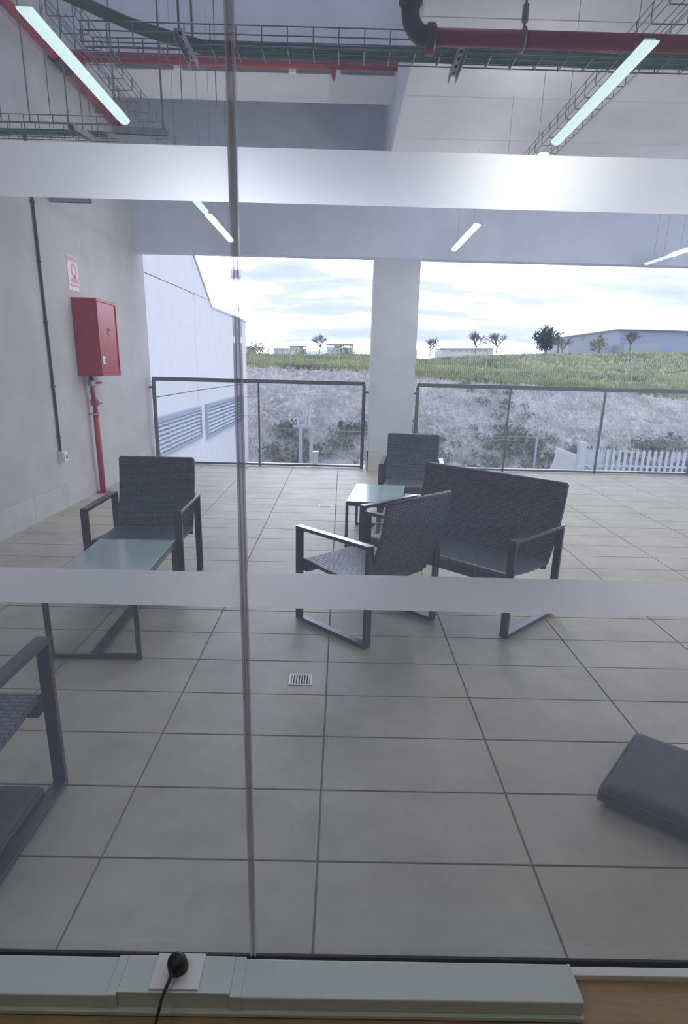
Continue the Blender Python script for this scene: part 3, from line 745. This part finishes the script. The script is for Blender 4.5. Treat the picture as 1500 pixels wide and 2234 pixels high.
# ---- wire mesh fence on top of the bank
mf = thing('mesh_fence', 'fine wire mesh fence standing on top of the earth bank', 'fence', (0, YB1+.9, 0))
bm = NB()
x = -8.0
while x < 26:
    z = ground(x, YB1+.9); tube(bm, [(x, 0, z-.05), (x, 0, max(z+1.1, 2.35))], .009, 3, cap=False); x += .11
o = obj('vertical_wire', bm, M_strut, mf); o['kind'] = 'stuff'
for k in range(14):
    x = -8+k*2.6; z = ground(x, YB1+.9); obj('post', T(((x, .03, z-.2), (x, .03, max(z+1.15, 2.4))), .022, 6), M_strut, mf)

# ---- white neighbouring building with louvres
XN = -4.0
M_nb = M_render
nb = thing('panel_building', 'white panel-clad building with sloping parapet beside the terrace', 'building', (XN, 17, GZ))
def panel(poly):
    obj('wall_panel', prism(NB(), [(y-17, z-GZ) for y, z in poly], 0, -.25, 0), M_nb, nb)
g_ = .012
panel([(9.4, GZ), (17.5-g_, GZ), (17.5-g_, .72-g_), (9.4, .72-g_)])
panel([(17.5+g_, GZ), (26.5, GZ), (26.5, .66), (17.5+g_, .72-g_)])
panel([(9.4, .72+g_), (17.5-g_, .72+g_), (17.5-g_, 3.2-g_), (9.4, 3.1-g_)])
panel([(17.5+g_, .72+g_), (26.5, .68), (26.5, 3.07), (19.76, 3.034), (19.42, 3.2), (17.5+g_, 3.2-g_)])
panel([(9.4, 3.1+g_), (17.5-g_, 3.2+g_), (17.5-g_, 4.19), (12.6, 6.75), (9.4, 6.75)])
panel([(17.5+g_, 3.2+g_), (19.38, 3.2+g_), (17.5+g_, 4.17)])
obj('backing', prism(NB(), [(y-17, z-GZ) for y, z in ((9.4, GZ), (26.45, GZ), (26.45, 3.0), (19.7, 2.98), (17.5, 4.1), (12.5, 6.7), (9.4, 6.7))], 0, -.5, -.2), M_joint, nb)
obj('coping', prism(NB(), [(y-17, z-GZ) for y, z in ((12.6, 6.75), (19.76, 3.034), (26.5, 3.07), (26.5, 3.13), (19.78, 3.10), (12.6, 6.83))], 0, -.3, .03), M_louvre, nb)
def louvre(label, y0, y1, z0, z1, mull):
    t = thing('louvre_grille', label, 'louvre', (XN+.002, y0, z0), 0)
    L, Hh = y1-y0, z1-z0
    obj('backing', B(0, .01, 0, L, 0, Hh), mat('louvre_void', (.30, .34, .42), .8), t)
    f = .10
    for a in ((0, L, 0, f), (0, L, Hh-f, Hh), (0, .05, f, Hh-f), (L-.05, L, f, Hh-f)):
        obj('frame', B(.005, .09, a[0], a[1], a[2], a[3], .003), M_louframe, t)
    for mu in mull: obj('mullion', B(.012, .07, mu-.02, mu+.02, f, Hh-f), M_louframe, t)
    n = 7
    me = None
    for i in range(n):
        z = f+(Hh-2*f)*(i+.5)/n
        if me is None:
            b_ = NB(); bar(b_, (0, .05, 0), (0, L-.05, 0), .075, .012, up=(.55, 0, .8)); me = bpy.data.meshes.new('slat'); b_.to_mesh(me); b_.free(); me.materials.append(M_louvre)
        link('slat', me, t, (.048, 0, z))
    return t
louvre('grey louvre grille low on the white building, the one close to the terrace', 12.2, 17.45, -.57, .30, [1.95])
louvre('grey louvre grille low on the white building, beyond the panel joint', 18.25, 25.0, -.68, .30, [2.6, 4.7])

# ---- palisade fence and the shade sail in the yard
PYF = 16.0
pf = thing('palisade_fence', 'grey steel palisade fence with pointed pales in the yard', 'fence', (6.2, PYF, GZ))
M_pale = mat('galvanised_pale', (.52, .56, .60), .5, metal=.2, var=.08, vscale=3)
b_ = NB(); hp = 2.47
poly = [(-.036, 0), (.036, 0), (.036, hp-.13), (.05, hp-.06), (.018, hp-.05), (0, hp), (-.018, hp-.05), (-.05, hp-.06), (-.036, hp-.13)]
prism(b_, poly, 1, -.008, .008); pale_me = bpy.data.meshes.new('pale'); b_.to_mesh(pale_me); b_.free(); pale_me.materials.append(M_pale)
for i in range(34): link('pale', pale_me, pf, (.75+i*.155, -.03, 0))
for i in range(11): link('pale', pale_me, pf, (.17+i*.075, .05, 0))
obj('gate_post', B(-.02, .16, -.08, .10, 0, 2.62, .004), M_pale, pf)
for z in (.35, 2.02): obj('rail', B(.0, 6.1, -.02, .03, z-.025, z+.025), M_pale, pf)
obj('post', B(1.05, 1.13, -.0, .08, 0, 2.1), M_pale, pf); obj('post', B(3.8, 3.88, 0, .08, 0, 2.3), M_pale, pf)
obj('brace', bar(NB(), (.1, -.06, 2.1), (1.35, -.06, 1.45), .03, .05), M_pale, pf)

ss = thing('shade_sail', 'pale grey shade sail stretched low beside the palisade fence', 'canopy', (5.9, 17.2, GZ))
P0 = [at(1, 17.6, 1212, 973), at(1, 17.0, 1262, 993), at(1, 16.6, 1266, 1052), at(1, 16.8, 1168, 1056)]
org = Vector((5.9, 17.2, GZ)); bm = NB(); n = 10; g = []
for i in range(n+1):
    row = []
    for j in range(n+1):
        u, v = i/n, j/n
        p = (P0[0]*(1-u)+P0[1]*u)*(1-v)+(P0[3]*(1-u)+P0[2]*u)*v
        sag = Vector((.0, .05, -.12))*sin(pi*u)*sin(pi*v)+Vector((.16*sin(pi*v)*(1-u)**2, 0, 0))
        row.append(bm.verts.new(p+sag-org))
    g.append(row)
for i in range(n):
    for j in range(n): bm.faces.new((g[i][j], g[i+1][j], g[i+1][j+1], g[i][j+1]))
bmesh.ops.solidify(bm, geom=bm.faces, thickness=.012)
obj('cloth', bm, mat('sail_cloth', (.68, .68, .68), .9, var=.04, vscale=3), ss, smooth=True)
for p in P0[2:]:
    q = p-org; obj('pole', T(((q.x, q.y, 0), (q.x, q.y, q.z+.05)), .03, 8), M_strut, ss)
p = at(1, 18.5, 1171, 958); po = thing('yard_pole', 'thin grey pole standing alone left of the shade sail', 'pole', (p.x, p.y, GZ))
obj('shaft', T(((0, 0, 0), (0, 0, p.z-GZ)), .03, 8), M_strut, po); obj('cap', T(((0, 0, p.z-GZ), (0, 0, p.z-GZ+.03)), .04, 8), M_strut, po)

# ---- twin utility pole with crossarm and wires
UY = 24.0
a = at(1, UY, 655, 930); b = at(1, UY, 679, 895)
up_ = thing('utility_pole', 'twin concrete utility pole with crossarm and insulators before the bank', 'pole', (a.x, UY, GZ))
M_pole = mat('pole_concrete', (.46, .46, .48), .8, var=.1, vscale=2)
obj('shaft', B(-.065, .065, -.065, .065, 0, a.z-GZ, .01), M_pole, up_)
obj('shaft', B(b.x-a.x-.065, b.x-a.x+.065, -.065, .065, 0, a.z-GZ, .01), M_pole, up_)
zc = a.z-GZ
obj('crossarm', B(-.30, .62, -.05, .05, zc-.06, zc+.04), M_pole, up_)
for sx, hz in ((-.10, .35), (.20, .75), (.34, .85)):
    ar = obj('insulator_arm', T(((sx, 0, zc+.04), (sx+.02, 0, zc+hz*.6), (sx+.06, 0, zc+hz)), .035, 8), M_louvre, up_)
    obj('insulator', T(((sx+.06, 0, zc+hz), (sx+.06, 0, zc+hz+.1)), (.05, .035), 8), M_strut, ar)
M_cable = mat('overhead_cable', (.36, .37, .42), .6)
for (y0_, y1_, y2_) in ((866, 861, 893), (907, 909, 925), (933, 937, 953)):
    pw_ = at(0, XN+.01, 533, y0_); pts = [pw_, at(1, UY-.1, 665, y1_), at(1, UY-.3, 1050, (y1_+y2_)/2+6), at(1, UY-.5, 1620, y2_+10)]
    o = obj('overhead_wire', T(pts, .009, 5), M_cable); tag(o, 'overhead wire strung past the twin utility pole', 'wire', 'overhead wires of the utility pole')
# white vent stubs on the slab ledge
for (x, y0_, y1_), lb in (((688, 985, 1012), 'white square vent stub on the ledge outside the left railing'), ((954, 1003, 1022), 'small white vent stub on the ledge right of the pillar')):
    p = at(1, 9.5, x, y1_); q = at(1, 9.5, x, y0_)
    t = thing('vent_stub', lb, 'vent', (p.x, 9.5, -.05))
    obj('duct', B(-.038, .038, -.038, .038, 0, q.z+.035, .004), M_white, t); obj('cap', B(-.045, .045, -.045, .045, q.z+.03, q.z+.05, .004), M_white, t)

# ---- trees on the ridge
def branchy(bm, p, d, ln, r, lev, spread=.55):
    q = p+d*ln
    tube(bm, [p, (p+q)/2+Vector((random.uniform(-.04, .04)*ln, 0, 0)), q], [r, r*.85, r*.65], 4 if lev > 2 else 3, cap=False)
    if lev == 0: return
    for _ in range(3 if lev > 1 else 4):
        nd = (d+Vector((random.gauss(0, spread), random.gauss(0, spread), random.gauss(.08, spread*.5)))).normalized()
        branchy(bm, p+(q-p)*random.uniform(.55, 1), nd, ln*random.uniform(.6, .85), r*.66, lev-1, spread)
def bare_tree(label, xb, yb, ytop, D, seed, spread=.55, group='bare trees on the ridge'):
    random.seed(seed)
    p = at(1, D, xb, yb); q = at(1, D, xb, ytop); h = q.z-p.z
    t = thing('bare_tree', label, 'tree', (p.x, D, p.z-.4), 0, group)
    bm = NB(); tube(bm, [(0, 0, 0), (.04*h, 0, h*.22+.4)], [h*.028, h*.02], 6)
    obj('trunk', bm, M_bark, t)
    bm = NB()
    for k in range(6):
        d_ = Vector((random.uniform(-.9, .9), random.gauss(0, .4), 1)).normalized()
        branchy(bm, Vector((.03*h, 0, h*.16+.38)), d_, h*.27, h*.022, 4, spread)
    obj('branches', bm, M_bark, t)
def leafy(name, label, xb, yb, ytop, wpx, D, seed, material, n=900):
    random.seed(seed)
    p = at(1, D, xb, yb); q = at(1, D, xb, ytop); h = q.z-p.z; r = abs(at(1, D, xb+wpx/2, yb).x-p.x)
    t = thing(name, label, 'tree', (p.x, D, p.z-.3))
    obj('trunk', T(((0, 0, 0), (0, 0, h*.5+.3)), (h*.04, h*.02), 6), M_bark, t)
    vs, fs = [], []
    lumps = [(random.uniform(-.55, .55)*r, random.uniform(-.5, .5)*r, random.uniform(.25, .78)*h+.3, random.uniform(.3, .5)*r) for _ in range(9)]+[(0, 0, h*.8+.3, .33*r), (0, 0, h*.45+.3, .6*r)]
    for _ in range(n):
        lx, ly, lz, lr = random.choice(lumps)
        v = Vector((random.gauss(0, 1), random.gauss(0, 1), random.gauss(0, 1))).normalized()*lr*random.uniform(.55, 1.05)
        c = Vector((lx, ly, lz))+v; s = r*.11; b0 = len(vs)
        for k in range(3): vs.append((c.x+random.uniform(-s, s), c.y+random.uniform(-s, s), max(.15, c.z+random.uniform(-s, s))))
        fs.append((b0, b0+1, b0+2))
    me = bpy.data.meshes.new('foliage'); me.from_pydata(vs, [], fs); me.materials.append(material); link('foliage', me, t)
bare_tree('small bare tree standing between the flat-roofed house and the one with a roof box', 697, 764, 722, 95, 1)
bare_tree('bare tree just right of the pillar, left of the long white building', 937, 773, 726, 92, 2)
bare_tree('tall bare tree behind the long white building, with upright branches', 1036, 766, 714, 105, 3, .42)
bare_tree('bare tree at the right end of the long white building', 1082, 764, 716, 103, 4)
bare_tree('spreading bare tree in front of the grey warehouse', 1372, 762, 706, 92, 5, .62)
bare_tree('thin bare tree between the conifer and the grey warehouse', 1224, 770, 728, 90, 6, .4)
bare_tree('bare tree at the far end of the grey warehouse', 1512, 762, 712, 92, 8, .6)
bare_tree('tiny bare tree behind the white house with window strips', 570, 758, 744, 140, 9)
leafy('conifer_tree', 'dark evergreen tree on the ridge beside the grey warehouse', 1190, 766, 714, 72, 98, 11, M_conifer, 1500)
leafy('conifer_tree', 'small dark evergreen between the big one and the warehouse', 1216, 766, 717, 26, 104, 14, M_conifer, 500)
leafy('pale_shrub_tree', 'pale round budding tree before the grey warehouse wall', 1306, 768, 728, 46, 95, 12, M_palebush, 800)
leafy('low_tree', 'low green tree between two white houses', 560, 772, 756, 60, 110, 13, M_palebush, 500)

leafy('skyline_bush', 'round green bush on the skyline beside the twin utility pole', 660, 778, 764, 46, 92, 21, M_palebush, 300)
leafy('skyline_bush', 'flat green bush below the house with the raised roof box', 745, 775, 762, 70, 92, 22, M_palebush, 350)
leafy('skyline_bush', 'dark green bush at the edge of the white building', 536, 790, 772, 40, 92, 23, M_shrub, 300)
# ---- buildings on the skyline
M_ware = mat('warehouse_grey', (.40, .42, .52), .7, var=.04, vscale=.05)
M_pale_w = mat('pale_house', (.70, .70, .70), .8)
def quad(D, pts): return [(at(1, D, x, y).x, at(1, D, x, y).z) for x, y in pts]
wh = thing('warehouse', 'long grey warehouse with a low gable behind the ridge', 'building', (45, 150, 0))
def wpoly(name, D, pts, mt, dy0, dy1, par, org): obj(name, prism(NB(), [(x-org[0], z) for x, z in quad(D, pts)], 1, dy0, dy1), mt, par)
wpoly('gable_wall', 150, [(1238, 790), (1238, 733), (1345, 719), (1352, 718), (1352, 790)], M_ware, -.0, 18, wh, (45, 150))
wpoly('side_wall', 150, [(1352, 790), (1352, 718), (1456, 721), (1600, 728), (1600, 795)], mat('warehouse_blue', (.34, .38, .52), .7, var=.05, vscale=.05), .3, 18, wh, (45, 150))
wpoly('roof_edge', 150, [(1236, 734), (1345, 718), (1456, 720), (1600, 727), (1600, 729.5), (1456, 722), (1345, 720.5), (1236, 736)], M_joint, -.4, 18.2, wh, (45, 150))
wpoly('vent', 150, [(1270, 739), (1274, 739), (1274, 733), (1270, 733)], M_joint, -.2, .2, wh, (45, 150))
wpoly('annex', 148, [(1345, 772), (1345, 752), (1420, 748), (1420, 772)], mat('annex_grey', (.38, .42, .46), .8), -6, -.5, wh, (45, 150))
def house(label, D, pts, windows, group=None, mt=None):
    q = quad(D, pts); ox = sum(x for x, z in q)/len(q)
    t = thing('house', label, 'building', (ox, D, 0), 0, group)
    obj('walls', prism(NB(), [(x-ox, z) for x, z in q], 1, 0, 9), mt or M_pale_w, t)
    x0 = min(p[0] for p in pts); x1 = max(p[0] for p in pts); yt = min(p[1] for p in pts)
    r_ = quad(D, [(x0-1, yt), (x1+1, yt), (x1+1, yt-1.6), (x0-1, yt-1.6)])
    obj('roof', prism(NB(), [(x-ox, z) for x, z in r_], 1, -.3, 9.3), M_joint, t)
    for (a_, b_, c_, d2) in windows:
        obj('window', prism(NB(), [(x-ox, z) for x, z in quad(D, [(a_, b_), (c_, b_), (c_, d2), (a_, d2)])], 1, -.06, .05), M_louframe, t)
house('long low white building with a row of six small windows behind the ridge', 130, [(962, 790), (962, 763), (978, 761), (1075, 761), (1075, 790)], [(985+i*14, 764, 993+i*14, 767) for i in range(6)])
house('white house with dark window strips at the edge of the white building', 140, [(524, 800), (524, 757), (545, 757), (545, 800)], [(527, 762, 530, 778), (533, 762, 536, 778), (539, 762, 542, 778)])
house('white terraced house with two tall windows half hidden by the meadow', 145, [(596, 795), (596, 761), (628, 761), (628, 795)], [(602, 765, 606, 774), (613, 765, 617, 774)])
house('low flat-roofed house with a single small window, beside the terraced house', 162, [(632, 795), (632, 756), (655, 756), (655, 760), (664, 760), (664, 795)], [(637, 760, 641, 765)])
house('pale house with a raised roof box and three windows', 150, [(712, 795), (712, 757), (727, 757), (727, 752), (744, 752), (744, 758), (770, 758), (770, 795)], [(716, 761, 722, 766), (731, 755, 736, 760), (750, 761, 756, 766)])
house('small grey hut right against the pillar edge', 125, [(895, 795), (895, 764), (909, 764), (909, 795)], [(899, 768, 903, 773)])
